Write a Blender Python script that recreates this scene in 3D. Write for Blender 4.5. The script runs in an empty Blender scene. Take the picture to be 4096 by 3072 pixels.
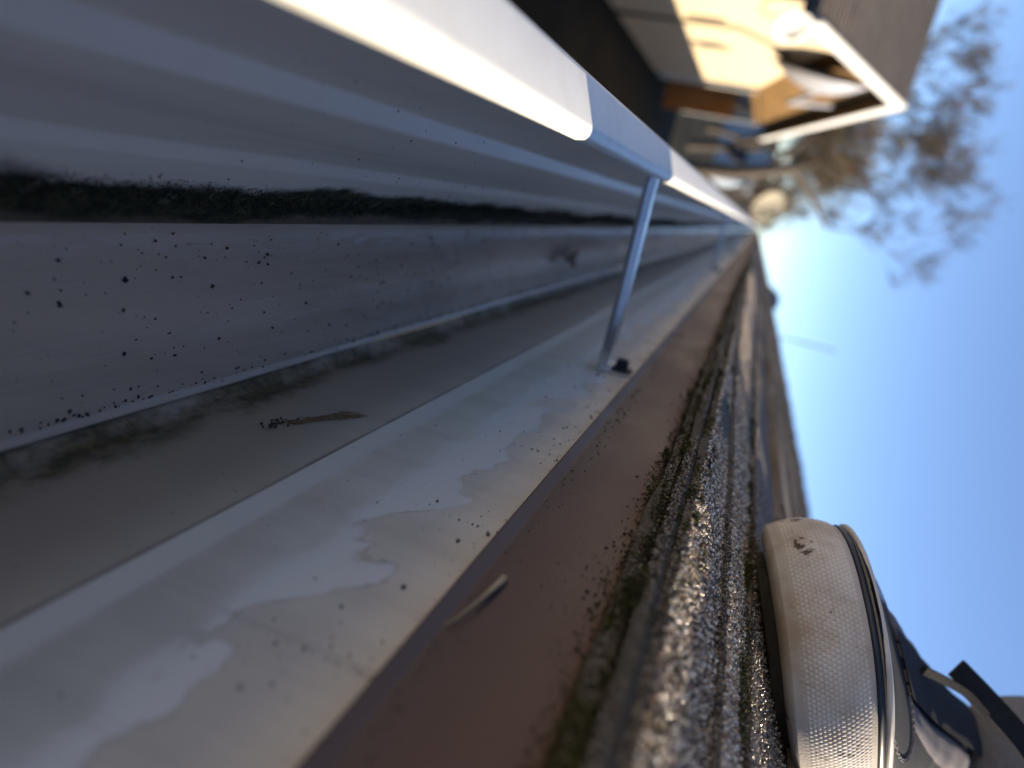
import bpy, math, random
import numpy as np
from mathutils import Vector, Matrix
random.seed(7); rng = np.random.default_rng(7)
R = math.radians
sc = bpy.context.scene
COL = sc.collection

# ------------------------------------------------------------------ camera, sky, sun, exposure
CZ = 3.0                                    # camera height above the ground
cd = bpy.data.cameras.new('camera'); cam = bpy.data.objects.new('camera', cd); COL.objects.link(cam)
# phone held sideways just above the gutter, looking along it (+Y), down and a little to the roof (+X)
right = Vector((-0.1968, 0.3219, 0.9261)); upv = Vector((-0.9409, 0.2034, -0.2707)); fwd = Vector((0.2755, 0.9247, -0.2628))
rot = Matrix((right, upv, -fwd)).transposed().to_4x4()
cam.matrix_world = Matrix.Translation((0, 0, CZ)) @ rot
cd.sensor_width = 36; cd.lens = 24.97; cd.clip_start = 0.005; cd.clip_end = 2000
cd.dof.use_dof = True; cd.dof.focus_distance = 0.235; cd.dof.aperture_fstop = 6.5
sc.camera = cam

SUN_AZ = R(-4)          # from +X (up the roof) towards -Y
SUN_EL = R(34.6)
sdir = Vector((math.cos(SUN_EL) * math.cos(SUN_AZ), -math.cos(SUN_EL) * math.sin(SUN_AZ), math.sin(SUN_EL)))   # towards the sun
world = bpy.data.worlds.new('World'); sc.world = world; world.use_nodes = True
wn = world.node_tree
bg = wn.nodes['Background']; bg.inputs[1].default_value = 0.104
sky = wn.nodes.new('ShaderNodeTexSky'); sky.sky_type = 'NISHITA'; sky.sun_disc = False
sky.sun_elevation = SUN_EL; sky.sun_rotation = math.atan2(sdir.x, sdir.y)
sky.air_density = 0.85; sky.dust_density = 0.0; sky.ozone_density = 6.0; sky.altitude = 3500
wn.links.new(sky.outputs[0], bg.inputs[0])
sl = bpy.data.lights.new('sun', 'SUN'); sl.energy = 3.4; sl.angle = R(0.53); sl.color = (1.0, 0.93, 0.82)
sun = bpy.data.objects.new('sun', sl); COL.objects.link(sun)
sun.rotation_euler = sdir.to_track_quat('Z', 'Y').to_euler(); sun.location = (6, -1, 9)
sc.view_settings.view_transform = 'Standard'; sc.view_settings.look = 'None'
sc.view_settings.exposure = 1.52; sc.view_settings.gamma = 1.0
sc.view_settings.use_white_balance = True; sc.view_settings.white_balance_temperature = 7900   # the phone was balanced for the shade
sc.render.engine = 'CYCLES'; sc.cycles.use_denoising = True
sc.cycles.max_bounces = 8; sc.cycles.diffuse_bounces = 4; sc.cycles.glossy_bounces = 4
sc.cycles.sample_clamp_indirect = 8.0

# ------------------------------------------------------------------ helpers
def tag(o, label=None, cat=None, group=None, kind=None):
    if label: o['label'] = label
    if cat: o['category'] = cat
    if group: o['group'] = group
    if kind: o['kind'] = kind
    return o

def empty(name, loc, label=None, cat=None, group=None):
    o = bpy.data.objects.new(name, None); COL.objects.link(o); o.location = loc; o.empty_display_size = 0.05
    return tag(o, label, cat, group)

def wloc(o):
    v = Vector((0, 0, 0))
    while o is not None:
        v = v + Vector(o.location); o = o.parent
    return v

def obj(name, verts, faces, mat, parent=None, smooth=False, loc=None, raw=False):
    """verts are world coordinates; origin = loc (world) or the parent's origin"""
    V = np.asarray(verts, dtype=float)
    base = wloc(parent) if parent else Vector((0, 0, 0))
    org = Vector(loc) if loc is not None else base
    me = bpy.data.meshes.new(name)
    V = V - np.array(org)
    if isinstance(faces, np.ndarray):
        nv, nf, k = len(V), len(faces), faces.shape[1]
        me.vertices.add(nv); me.vertices.foreach_set('co', V.astype(np.float32).ravel())
        me.loops.add(nf * k); me.loops.foreach_set('vertex_index', faces.astype(np.int32).ravel())
        me.polygons.add(nf); me.polygons.foreach_set('loop_start', np.arange(0, nf * k, k, dtype=np.int32))
        me.update(calc_edges=True)
    else:
        me.from_pydata([tuple(v) for v in V], [], faces)
    me.validate()
    if smooth:
        me.polygons.foreach_set('use_smooth', np.ones(len(me.polygons), dtype=bool))
    if mat: me.materials.append(mat)
    me.update()
    o = bpy.data.objects.new(name, me); COL.objects.link(o)
    if parent: o.parent = parent
    o.location = org - base
    return o

class MB:
    def __init__(s): s.v = []; s.f = []
    def add(s, V, F):
        n = len(s.v); s.v += [tuple(p) for p in V]; s.f += [tuple(i + n for i in f) for f in F]; return s
    def box(s, x0, x1, y0, y1, z0, z1):
        V = [(x, y, z) for x in (x0, x1) for y in (y0, y1) for z in (z0, z1)]
        return s.add(V, [(0, 1, 3, 2), (4, 6, 7, 5), (0, 4, 5, 1), (2, 3, 7, 6), (0, 2, 6, 4), (1, 5, 7, 3)])
    def prism(s, pts, d):
        """closed polygon pts (3D) extruded along vector d"""
        n = len(pts); d = np.array(d); V = [np.array(p, float) for p in pts] + [np.array(p, float) + d for p in pts]
        F = [tuple(range(n))[::-1], tuple(range(n, 2 * n))] + [(i, (i + 1) % n, n + (i + 1) % n, n + i) for i in range(n)]
        return s.add(V, F)
    def tube(s, pts, rad, k=8, cap=True):
        pts = [Vector(p) for p in pts]; n = len(pts)
        rad = [rad] * n if not hasattr(rad, '__len__') else rad
        V = []; ref = None
        for i, p in enumerate(pts):
            t = (pts[min(i + 1, n - 1)] - pts[max(i - 1, 0)]).normalized()
            if ref is None:
                ref = t.cross(Vector((0, 0, 1)));
                if ref.length < 1e-3: ref = t.cross(Vector((1, 0, 0)))
            ref = (ref - t * ref.dot(t)).normalized(); b = t.cross(ref)
            for j in range(k):
                a = 2 * math.pi * j / k
                V.append(p + (ref * math.cos(a) + b * math.sin(a)) * rad[i])
        F = [(i * k + j, i * k + (j + 1) % k, (i + 1) * k + (j + 1) % k, (i + 1) * k + j) for i in range(n - 1) for j in range(k)]
        if cap: F += [tuple(range(k))[::-1], tuple(range((n - 1) * k, n * k))]
        return s.add(V, F)
    def build(s, name, mat, parent=None, smooth=False, loc=None): return obj(name, s.v, s.f, mat, parent, smooth, loc)

def ribbon(pts, wdir, width, th):
    """flat strap along pts; wdir = list of width directions"""
    V = []; F = []; n = len(pts); pts = [Vector(p) for p in pts]
    for i, p in enumerate(pts):
        t = (pts[min(i + 1, n - 1)] - pts[max(i - 1, 0)]).normalized()
        w = Vector(wdir[i] if isinstance(wdir, list) else wdir); w = (w - t * w.dot(t)).normalized(); nn = t.cross(w)
        wd = width[i] if hasattr(width, '__len__') else width
        V += [p + w * wd / 2 + nn * th / 2, p + w * wd / 2 - nn * th / 2, p - w * wd / 2 - nn * th / 2, p - w * wd / 2 + nn * th / 2]
    for i in range(n - 1):
        for j in range(4): F.append((i * 4 + j, i * 4 + (j + 1) % 4, i * 4 + 4 + (j + 1) % 4, i * 4 + 4 + j))
    F += [(0, 1, 2, 3), tuple(range(4 * n - 4, 4 * n))[::-1]]
    return V, F

def bez(pts, n):
    """Catmull-Rom through pts"""
    P = [Vector(p) for p in pts]; P = [P[0] * 2 - P[1]] + P + [P[-1] * 2 - P[-2]]; out = []
    m = len(P) - 3
    for i in range(n):
        u = i / (n - 1) * m; k = min(int(u), m - 1); t = u - k; a, b, c, d = P[k:k + 4]
        out.append(0.5 * ((2 * b) + (c - a) * t + (2 * a - 5 * b + 4 * c - d) * t * t + (3 * b - a - 3 * c + d) * t ** 3))
    return out

# ------------------------------------------------------------------ materials
class NT:
    def __init__(s, name):
        s.m = bpy.data.materials.new(name); s.m.use_nodes = True; s.t = s.m.node_tree
        s.b = s.t.nodes['Principled BSDF']; s.pos = None
    def n(s, typ, **kw):
        nd = s.t.nodes.new(typ)
        for k, v in kw.items(): setattr(nd, k, v)
        return nd
    def l(s, a, b): s.t.links.new(a, b)
    def position(s):
        if s.pos is None: s.pos = s.n('ShaderNodeNewGeometry').outputs['Position']
        return s.pos
    def noise(s, scale, detail=4, rough=0.55, stretch=None, dist=0.0, w=0.0):
        nd = s.n('ShaderNodeTexNoise'); nd.inputs['Scale'].default_value = scale; nd.inputs['Detail'].default_value = detail
        nd.inputs['Roughness'].default_value = rough; nd.inputs['Distortion'].default_value = dist
        mp = s.n('ShaderNodeMapping'); s.l(s.position(), mp.inputs[0])
        if stretch: mp.inputs['Scale'].default_value = stretch
        mp.inputs['Location'].default_value = (w, w * 1.7, w * .6)
        s.l(mp.outputs[0], nd.inputs['Vector']); return nd.outputs['Fac']
    def ramp(s, src, a, b, va=0.0, vb=1.0):
        nd = s.n('ShaderNodeMapRange', interpolation_type='SMOOTHSTEP'); s.l(src, nd.inputs['Value'])
        for k, v in zip(('From Min', 'From Max', 'To Min', 'To Max'), (a, b, va, vb)): nd.inputs[k].default_value = v
        return nd.outputs[0]
    def math(s, op, a, b=None):
        nd = s.n('ShaderNodeMath', operation=op)
        for i, x in enumerate((a, b)):
            if x is None: continue
            if isinstance(x, (int, float)): nd.inputs[i].default_value = x
            else: s.l(x, nd.inputs[i])
        return nd.outputs[0]
    def sep(s, axis):
        nd = s.n('ShaderNodeSeparateXYZ'); s.l(s.position(), nd.inputs[0]); return nd.outputs[axis]
    def mix(s, fac, a, b):
        nd = s.n('ShaderNodeMix', data_type='RGBA')
        if isinstance(fac, (int, float)): nd.inputs[0].default_value = fac
        else: s.l(fac, nd.inputs[0])
        for i, x in ((6, a), (7, b)):
            if isinstance(x, tuple): nd.inputs[i].default_value = (*x, 1)
            else: s.l(x, nd.inputs[i])
        return nd.outputs[2]
    def color(s, c):
        if isinstance(c, tuple): s.b.inputs['Base Color'].default_value = (*c, 1)
        else: s.l(c, s.b.inputs['Base Color'])
        return s
    def rough(s, r):
        if isinstance(r, (int, float)): s.b.inputs['Roughness'].default_value = r
        else: s.l(r, s.b.inputs['Roughness'])
        return s
    def spec(s, v): s.b.inputs['Specular IOR Level'].default_value = v; return s
    def bump(s, h, dist=0.001, strength=1.0):
        nd = s.n('ShaderNodeBump'); nd.inputs['Distance'].default_value = dist; nd.inputs['Strength'].default_value = strength
        s.l(h, nd.inputs['Height']); s.l(nd.outputs[0], s.b.inputs['Normal']); return s

def simple(name, c, rough=0.6, var=0.25, scale=8.0, spec=0.4, bump=None, c2=None):
    m = NT(name); n = m.noise(scale, 5)
    dark = c2 if c2 else tuple(x * (1 - var) for x in c)
    m.color(m.mix(m.ramp(n, .3, .7), dark, c)).rough(rough).spec(spec)
    if bump: m.bump(m.noise(bump[0], 4), bump[1])
    return m.m

M = {}
# --- baked-enamel aluminium of the gutter
m = NT('gutter_enamel_lip'); n = m.noise(60, 4)
m.color(m.mix(m.ramp(n, .35, .75), (.80, .80, .77), (.74, .73, .69))).rough(.38).spec(.5).bump(m.noise(900, 2), .00004); M['lip'] = m.m

m = NT('gutter_enamel_front')
film = m.ramp(m.noise(14, 6, .6, (1, .25, 1)), .35, .7)
base = m.mix(film, (.84, .77, .68), (.70, .635, .55))
base = m.mix(m.ramp(m.noise(90, 4, .6, (1, .03, 1)), .5, .75, 0, .4), base, (.50, .45, .39))
base = m.mix(m.ramp(m.noise(45, 4, .6, (1, 1, .06), w=2), .60, .78, 0, .35), base, (.46, .40, .33))
z = m.sep('Z')
mn = m.math('ADD', z, m.math('MULTIPLY', m.math('SUBTRACT', m.noise(22, 6, .65, (1, .5, 1)), .5), .018))
moss = m.math('MULTIPLY', m.ramp(mn, CZ - .1500, CZ - .1465, 1, 0), m.ramp(mn, CZ - .1605, CZ - .1570))
mossc = m.mix(m.ramp(m.noise(260, 4), .35, .65), (.012, .012, .005), (.050, .046, .016))
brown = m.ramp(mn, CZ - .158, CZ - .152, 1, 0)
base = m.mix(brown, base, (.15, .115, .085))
m.color(m.mix(m.math('MULTIPLY', moss, m.ramp(m.noise(120, 5, .7), .2, .45, .55, 1)), base, mossc)).rough(m.ramp(moss, 0, 1, .32, .95)).spec(.5)
m.bump(m.math('ADD', m.math('MULTIPLY', m.noise(500, 3), .06), m.noise(18, 3, .5, (1, .6, 1))), .0010); M['front'] = m.m

m = NT('gutter_enamel_floor')
film = m.ramp(m.noise(9, 7, .62, (1.4, .35, 1), .6), .38, .66)
base = m.mix(film, (.60, .475, .375), (.43, .335, .26))
scr = m.ramp(m.noise(55, 3, .5, (9, .35, 1), 1.5), .52, .66, 0, .35)
base = m.mix(scr, base, (.60, .52, .44))
speck = m.ramp(m.noise(420, 3, .6), .70, .74)
m.color(m.mix(speck, base, (.05, .045, .04))).spec(.55)
m.rough(m.ramp(m.noise(12, 5, .6, (1.2, .4, 1)), .35, .7, .07, .22)).bump(m.noise(160, 4, .6, (1, .5, 1)), .00018); M['floor'] = m.m

m = NT('gutter_enamel_back')
z = m.sep('Z')
lob = m.math('MULTIPLY', m.math('SUBTRACT', m.noise(24, 6, .55, (1, .8, .7), .8), .5), .085)
e = m.math('ADD', z, lob)
lowcut = m.ramp(m.math('ADD', e, m.math('MULTIPLY', m.noise(11, 3, w=4), .05)), CZ - .082, CZ - .060)
clean = m.math('MULTIPLY', m.ramp(e, CZ - .0664, CZ - .0646, 1, 0), lowcut)
clean = m.math('MULTIPLY', clean, m.ramp(m.math('ADD', z, m.math('MULTIPLY', m.math('SUBTRACT', m.noise(40, 5, .6), .5), .02)), CZ - .084, CZ - .077))
ring = m.math('MULTIPLY', m.ramp(e, CZ - .0646, CZ - .0640, 1, 0), m.ramp(e, CZ - .0672, CZ - .0648))
ring = m.math('MULTIPLY', ring, m.ramp(m.noise(60, 4, .6), .35, .65, .1, .6))
streak = m.ramp(m.noise(30, 6, .6, (1, 1.6, .16)), .35, .7)
film = m.mix(streak, (.78, .655, .515), (.68, .56, .43))
film = m.mix(m.ramp(m.noise(7, 6, .65), .45, .72, 0, .45), film, (.50, .43, .35))
col = m.mix(clean, film, (.83, .745, .645))
col = m.mix(ring, col, (.46, .38, .29))
runs = m.ramp(m.noise(110, 3, .6, (1, 1, .03)), .60, .74, 0, .35)
col = m.mix(runs, col, (.42, .34, .25))
low = m.ramp(z, CZ - .128, CZ - .098, 1, 0)
col = m.mix(m.math('MULTIPLY', low, .8), col, (.42, .335, .255))
rib = m.math('MULTIPLY', m.ramp(z, CZ - .1047, CZ - .1040), m.ramp(z, CZ - .0992, CZ - .0986, 1, 0))
col = m.mix(m.math('MULTIPLY', rib, m.ramp(m.noise(18, 5, .6), .3, .6, .45, .9)), col, (.76, .66, .54))  # rib painted paler, as its upward slope catches the light
rib_shade = m.math('MULTIPLY', m.ramp(m.math('ADD', z, m.math('MULTIPLY', m.noise(60, 4), .002)), CZ - .1085, CZ - .1060), m.ramp(z, CZ - .1052, CZ - .1047, 1, 0))
col = m.mix(m.math('MULTIPLY', rib_shade, .75), col, (.13, .10, .07))  # dark shadow line under the rib, painted into the colour
mb = m.math('ADD', z, m.math('MULTIPLY', m.math('SUBTRACT', m.noise(20, 6, .65, (1, .45, 1)), .5), .034))
mossm = m.math('MULTIPLY', m.ramp(mb, CZ - .153, CZ - .141, 1, 0), m.ramp(m.noise(45, 6, .72, (1, .6, 1)), .30, .60))
col = m.mix(m.math('MULTIPLY', mossm, .9), col, m.mix(m.ramp(m.noise(300, 3), .35, .65), (.050, .036, .010), (.15, .112, .035)))
speck = m.ramp(m.noise(520, 3, .6), .71, .75)
col = m.mix(speck, col, (.06, .05, .04))
m.color(col).rough(m.math('SUBTRACT', .42, m.math('MULTIPLY', clean, .18))).spec(.5).bump(m.noise(140, 4, .55, (1, .8, .5)), .00008); M['back'] = m.m

m = NT('brown_coated_metal')
z = m.sep('Z'); n = m.noise(20, 5, .6, (1, .6, 1))
col = m.mix(m.ramp(n, .35, .7), (.086, .046, .036), (.114, .064, .050))
haze_ = m.ramp(m.math('ADD', z, m.math('MULTIPLY', m.math('SUBTRACT', m.noise(30, 4, .6), .5), .02)), CZ - .036, CZ - .028, .25, 0)
col = m.mix(haze_, col, (.11, .085, .075))
sp = m.ramp(m.noise(480, 3, .6), .69, .73)
m.color(m.mix(sp, col, (.03, .025, .02))).rough(m.ramp(n, .3, .7, .38, .58)).spec(.3).bump(m.noise(300, 4), .0001); M['brown'] = m.m

m = NT('galvanised_metal'); n = m.noise(45, 4, .6, (1, 1, 1))
m.color(m.mix(m.ramp(n, .35, .65), (.62, .63, .66), (.74, .75, .78))).rough(m.ramp(n, .3, .7, .22, .34)); m.b.inputs['Metallic'].default_value = .85
m.bump(m.noise(700, 3), .00005); M['metal'] = m.m
M['screw'] = simple('dark_screw', (.035, .035, .04), .45, .4, 200)

def shingle_mat(name, a, b, c, bscale=700, bd=.0009):
    m = NT(name); g = m.noise(bscale, 3, .6); big = m.noise(3.2, 5, .6); mid = m.noise(30, 4, .6, (1, .5, 1))
    col = m.mix(m.ramp(g, .36, .64), a, b); col = m.mix(m.ramp(mid, .35, .7, 0, .6), col, c)
    col = m.mix(m.ramp(big, .4, .7, 0, .5), col, tuple(x * .62 for x in a))
    m.color(col).rough(.8).spec(.35).bump(m.math('ADD', g, m.math('MULTIPLY', m.noise(bscale * .45, 2), .8)), bd); return m.m
M['shingle_a'] = shingle_mat('weathered_tan_shingle', (.17, .135, .105), (.27, .22, .175), (.20, .175, .15))
M['shingle_b'] = shingle_mat('weathered_grey_shingle', (.135, .115, .10), (.24, .205, .175), (.16, .14, .125))
M['shingle_c'] = shingle_mat('weathered_brown_shingle', (.14, .105, .08), (.22, .175, .14), (.13, .11, .09))
M['shingle_eave'] = shingle_mat('eave_shingle_edge', (.050, .042, .034), (.15, .125, .10), (.06, .055, .035), 520, .0014)
M['far_roof'] = shingle_mat('neighbour_roof', (.13, .10, .078), (.19, .155, .125), (.15, .12, .095), 60, .01)

m = NT('granule'); at = m.n('ShaderNodeAttribute', attribute_name='Col')
m.color(at.outputs['Color']).rough(.2).spec(.7); M['granule'] = m.m
m = NT('moss'); at = m.n('ShaderNodeAttribute', attribute_name='Col')
m.color(at.outputs['Color']).rough(.9).spec(.2); M['moss'] = m.m
m = NT('grit'); at = m.n('ShaderNodeAttribute', attribute_name='Col')
m.color(at.outputs['Color']).rough(.6).spec(.4); M['grit'] = m.m

# shoe
m = NT('toe_rubber')
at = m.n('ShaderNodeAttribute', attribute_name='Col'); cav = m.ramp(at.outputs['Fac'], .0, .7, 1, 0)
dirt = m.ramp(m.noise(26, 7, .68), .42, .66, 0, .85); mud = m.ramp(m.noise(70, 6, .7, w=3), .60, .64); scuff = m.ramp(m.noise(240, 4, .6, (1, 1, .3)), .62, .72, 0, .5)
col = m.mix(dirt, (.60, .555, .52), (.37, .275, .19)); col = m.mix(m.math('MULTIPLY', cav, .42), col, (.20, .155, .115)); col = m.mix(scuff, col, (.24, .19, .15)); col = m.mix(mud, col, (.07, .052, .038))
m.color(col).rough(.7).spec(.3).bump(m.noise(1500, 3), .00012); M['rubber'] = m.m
m = NT('navy_suede'); n = m.noise(1300, 3, .7); dust = m.ramp(m.noise(60, 5, .6), .45, .8, 0, .3)
m.color(m.mix(dust, m.mix(m.ramp(n, .3, .7), (.010, .015, .023), (.020, .028, .042)), (.05, .05, .05))).rough(.85).spec(.25)
m.bump(n, .0006); M['suede'] = m.m
M['piping'] = simple('white_piping', (.60, .57, .53), .5, .3, 60)
M['navy_rubber'] = simple('navy_rubber_line', (.02, .028, .045), .4, .3, 80)
m = NT('grey_canvas'); n = m.noise(1600, 2, .6)
m.color(m.mix(m.ramp(n, .3, .7), (.10, .095, .11), (.20, .19, .21))).rough(.9).spec(.2).bump(n, .0005); M['canvas'] = m.m
m = NT('dark_lace'); n = m.noise(1400, 2, .6)
m.color(m.mix(m.ramp(n, .3, .7), (.008, .010, .014), (.020, .023, .030))).rough(.85).spec(.2).bump(n, .0006); M['lace'] = m.m
M['outsole'] = simple('outsole_rubber', (.06, .05, .04), .85, .5, 120, bump=(400, .0006))
M['trouser'] = simple('grey_cotton', (.17, .175, .20), .9, .2, 300)

# houses and far things
M['cream'] = simple('cream_stucco', (.74, .61, .41), .85, .08, 1.2, bump=(60, .004))
M['white_trim'] = simple('white_trim_paint', (.82, .80, .74), .5, .06, 2)
M['brown_board'] = simple('brown_stained_board', (.22, .115, .028), .7, .3, 3)
M['orange_board'] = simple('orange_cedar_board', (.45, .17, .035), .7, .35, 4)
M['dish'] = simple('grey_dish_enamel', (.42, .42, .44), .45, .12, 3)
M['dark_plastic'] = simple('dark_plastic', (.03, .035, .05), .5, .2, 6)
M['pale_siding'] = simple('pale_blue_siding', (.36, .42, .48), .8, .15, 1)
M['beige'] = simple('beige_enamel', (.30, .27, .20), .6, .15, 2)
M['wall'] = simple('house_siding', (.45, .42, .38), .8, .12, 2)
M['wood'] = simple('roof_deck_wood', (.20, .14, .09), .8, .3, 20)
M['bark'] = simple('bark', (.15, .118, .09), .9, .4, 6)
m = NT('dry_leaf'); at = m.n('ShaderNodeAttribute', attribute_name='Col'); m.color(at.outputs['Color']).rough(.8).spec(.2); M['leaf'] = m.m
m = NT('ground_soil'); n = m.noise(.8, 8, .65); n2 = m.noise(12, 5)
m.color(m.mix(m.ramp(m.math('ADD', n, m.math('MULTIPLY', n2, .3)), .5, .8), (.008, .007, .006), (.018, .017, .011))).rough(.95).spec(.2).bump(n2, .03); M['ground'] = m.m
M['concrete'] = simple('concrete_path', (.30, .29, .28), .85, .25, 3)

def P(x, y, z): return (x, y, z + CZ)

# ------------------------------------------------------------------ ground
g = obj('ground', [(-600, -600, 0), (600, -600, 0), (600, 600, 0), (-600, 600, 0)], [(0, 1, 2, 3)], M['ground']); tag(g, 'dark bare soil and grass between the houses', kind='structure')

# ------------------------------------------------------------------ rain gutter
Y0, Y1 = -1.2, 22.0
ys = np.concatenate([np.arange(Y0, 0, .1), np.arange(0, 1.6, .02), np.arange(1.6, 5, .1), np.arange(5, Y1 + .01, .5)])

def wav(y, k):     # the slight dents and waviness of thin sheet metal
    return .00035 * math.sin(y * 7.3 + k * 1.9) + .00022 * math.sin(y * 19.1 + k * 4.1) + .0012 * math.sin(y * .9 + k)

def fillet(prof, r, n=4):
    out = [prof[0]]
    for a, b, c in zip(prof, prof[1:], prof[2:]):
        a, b, c = (np.array(q, float) for q in (a, b, c)); u = (a - b); w = (c - b); lu, lw = np.linalg.norm(u), np.linalg.norm(w)
        rr = min(r, lu * .45, lw * .45); p0, p1 = b + u / lu * rr, b + w / lw * rr
        for i in range(n + 1):
            t = i / n; out.append(tuple((1 - t) ** 2 * p0 + 2 * t * (1 - t) * b + t * t * p1))
    return out + [prof[-1]]

def sheet(name, prof, th, mat, parent, k=0, wave=1.0, yy=None):
    """bent sheet: polyline prof (x,z), thickness th to its left side, run along Y"""
    yy = ys if yy is None else yy
    p = [np.array(q, float) for q in prof]; n = len(p); off = []
    for i in range(n):
        t = p[min(i + 1, n - 1)] - p[max(i - 1, 0)]; t /= np.linalg.norm(t); off.append(p[i] + np.array((-t[1], t[0])) * th)
    loop = p + off[::-1]; L = len(loop); V = []
    for y in yy:
        d = wav(y, k) * wave
        for q in loop: V.append((q[0] + d * .6, y, q[1] + d * .5 + CZ))
    V = np.array(V); F = []
    for i in range(len(yy) - 1):
        for j in range(L): F.append((i * L + j, i * L + (j + 1) % L, (i + 1) * L + (j + 1) % L, (i + 1) * L + j))
    F += [tuple(range(L)), tuple(range((len(yy) - 1) * L, len(yy) * L))[::-1]]
    o = obj(name, V, F, mat, parent)
    o.data.polygons.foreach_set('use_smooth', np.ones(len(o.data.polygons), dtype=bool))
    try: o.data.set_sharp_from_angle(angle=R(38))
    except Exception: pass
    return o

XB = .0952
gut = empty('rain_gutter', (.03, 0, CZ - .163), 'long cream metal rain gutter with dirty floor, running along the eave', 'gutter')
bead = [(XB, -.1060), (XB - .0026, -.1047), (XB - .0022, -.1035), (XB, -.0988)]
sheet('back_panel', fillet([(XB, -.036)] + [(XB, -.0965)], .001) + bead[::-1] + fillet([(XB, -.1065), (XB, -.1585), (XB - .004, -.1625)], .003), .0008, M['back'], gut, 0, .5)
sheet('floor_panel', fillet([(XB - .0040, -.1626), (XB - .0058, -.1600), (XB - .0078, -.1616), (.0352, -.1623), (.0327, -.1612)], .0009), .0008, M['floor'], gut, 1, .35)
sheet('front_panel', fillet([(.0326, -.1611), (.0126, -.1428), (.0081, -.1410), (-.0063, -.1157), (-.0134, -.1140), (-.0225, -.075), (-.0318, -.0640), (-.0326, -.0612)], .0010), .0008, M['front'], gut, 1, .35)
sheet('lip', fillet([(-.0336, -.0640), (-.0334, -.0600), (-.0178, -.0542), (-.0152, -.0552), (-.0147, -.0592), (-.0170, -.0590)], .0022, 5), .0007, M['lip'], gut, 2, .35)

# ------------------------------------------------------------------ gutter hangers
def hanger(y, label):
    h = empty('gutter_hanger', P(XB, y, -.06), label, 'gutter hanger', 'metal hangers spanning the gutter')
    mb = MB(); zt = -.0602
    path = [(-.0190, zt + .0015), (-.012, zt), (.01, zt - .0002), (.05, zt - .0004), (.080, zt - .001), (.0890, zt - .0018), (.0925, zt - .0008), (.0937, zt + .003)]
    path = [P(a, y, b) for a, b in path]; path = bez(path, 40)
    V, F = ribbon(path, (0, 1, 0), .0100, .0052); mb.add(V, F)
    for s in (-1, 1):       # rolled edges stiffen the strap
        pts = [p + Vector((0, s * .0042, -.0006)) for p in path[3:33]]; mb.tube(pts, .0030, 8)
    o = mb.build('strap', M['metal'], h, True)
    try: o.data.set_sharp_from_angle(angle=R(40))
    except Exception: pass
    fp = MB(); fp.prism([P(.0936, y - .0075, -.0655), P(.0936, y + .0075, -.0655), P(.0936, y + .0085, -.047), P(.0936, y - .0085, -.047)], (.0012, 0, 0))
    fp.build('foot_plate', M['metal'], h)
    wa = MB(); wa.tube([P(.0934, y + .001, -.0520), P(.0922, y + .001, -.0520)], .0066, 18); s = wa.build('screw', M['screw'], h)
    hd = MB(); hd.tube([P(.0922, y + .001, -.0520), P(.0875, y + .001, -.0520)], .0040, 6); hd.tube([P(.0875, y + .001, -.0520), P(.0868, y + .001, -.0520)], .0028, 10)
    hd.build('screw_head', M['screw'], s)
    nose = MB(); nose.prism([P(-.0300, y - .013, -.0640), P(-.0300, y + .013, -.0640), P(-.0190, y + .010, -.0596), P(-.0190, y - .010, -.0596)], (0, 0, .0012)); nose.build('nose_clip', M['metal'], h)
    return h
hanger(.402, 'nearest bare metal hanger with a dark screw at its foot')
hanger(1.42, 'second bare metal hanger down the gutter, blurred')
hanger(2.45, 'third bare metal hanger far down the gutter, small and blurred')

# ------------------------------------------------------------------ drip edge
de = sheet('drip_edge', fillet([(.1400, -.0010 + .0235 - .006), (.0945, -.0075), (.0928, -.0085), (.0926, -.0386), (.0908, -.0420), (.0914, -.0426)], .0010), .0006, M['brown'], None, 5, .5)
tag(de, 'brown coated metal drip edge between gutter and shingles, crumbs on it', 'drip edge')

# ------------------------------------------------------------------ our house: wall, fascia, roof, shingles
PHI = math.atan(.497); cP, sP = math.cos(PHI), math.sin(PHI)
EX, EZ = .0860, -.0081
def roofpt(s, y, h): return (EX + s * cP - h * sP, y, CZ + EZ + s * sP + h * cP)
RIDGE = 1.26                       # slope length to the ridge
house = empty('house', (1.2, 10, 0), 'house whose brown shingled roof edge fills the lower right', 'house')
MB().box(XB + .0015, XB + .021, Y0, Y1, CZ - .19, CZ - .022).build('fascia_board', M['white_trim'], house)
MB().box(.42, 2.0, Y0 + .2, Y1 - .3, 0, CZ - .20).build('wall', M['wall'], house)
MB().box(.118, .44, Y0, Y1, CZ - .215, CZ - .195).build('soffit', M['white_trim'], house)
rx, rz = roofpt(RIDGE, 0, -.002)[0], roofpt(RIDGE, 0, -.002)[2]
a = roofpt(.03, 0, -.002); bx = 2 * rx - a[0]
deckp = [(a[0], Y0, a[2]), (rx, Y0, rz), (bx, Y0, a[2]), (bx, Y0, a[2] - .02), (rx, Y0, rz - .022), (a[0] + .012, Y0, a[2] - .016)]
roof = MB().prism(deckp, (0, Y1 - Y0, 0)).build('roof', M['wood'], house)

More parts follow.
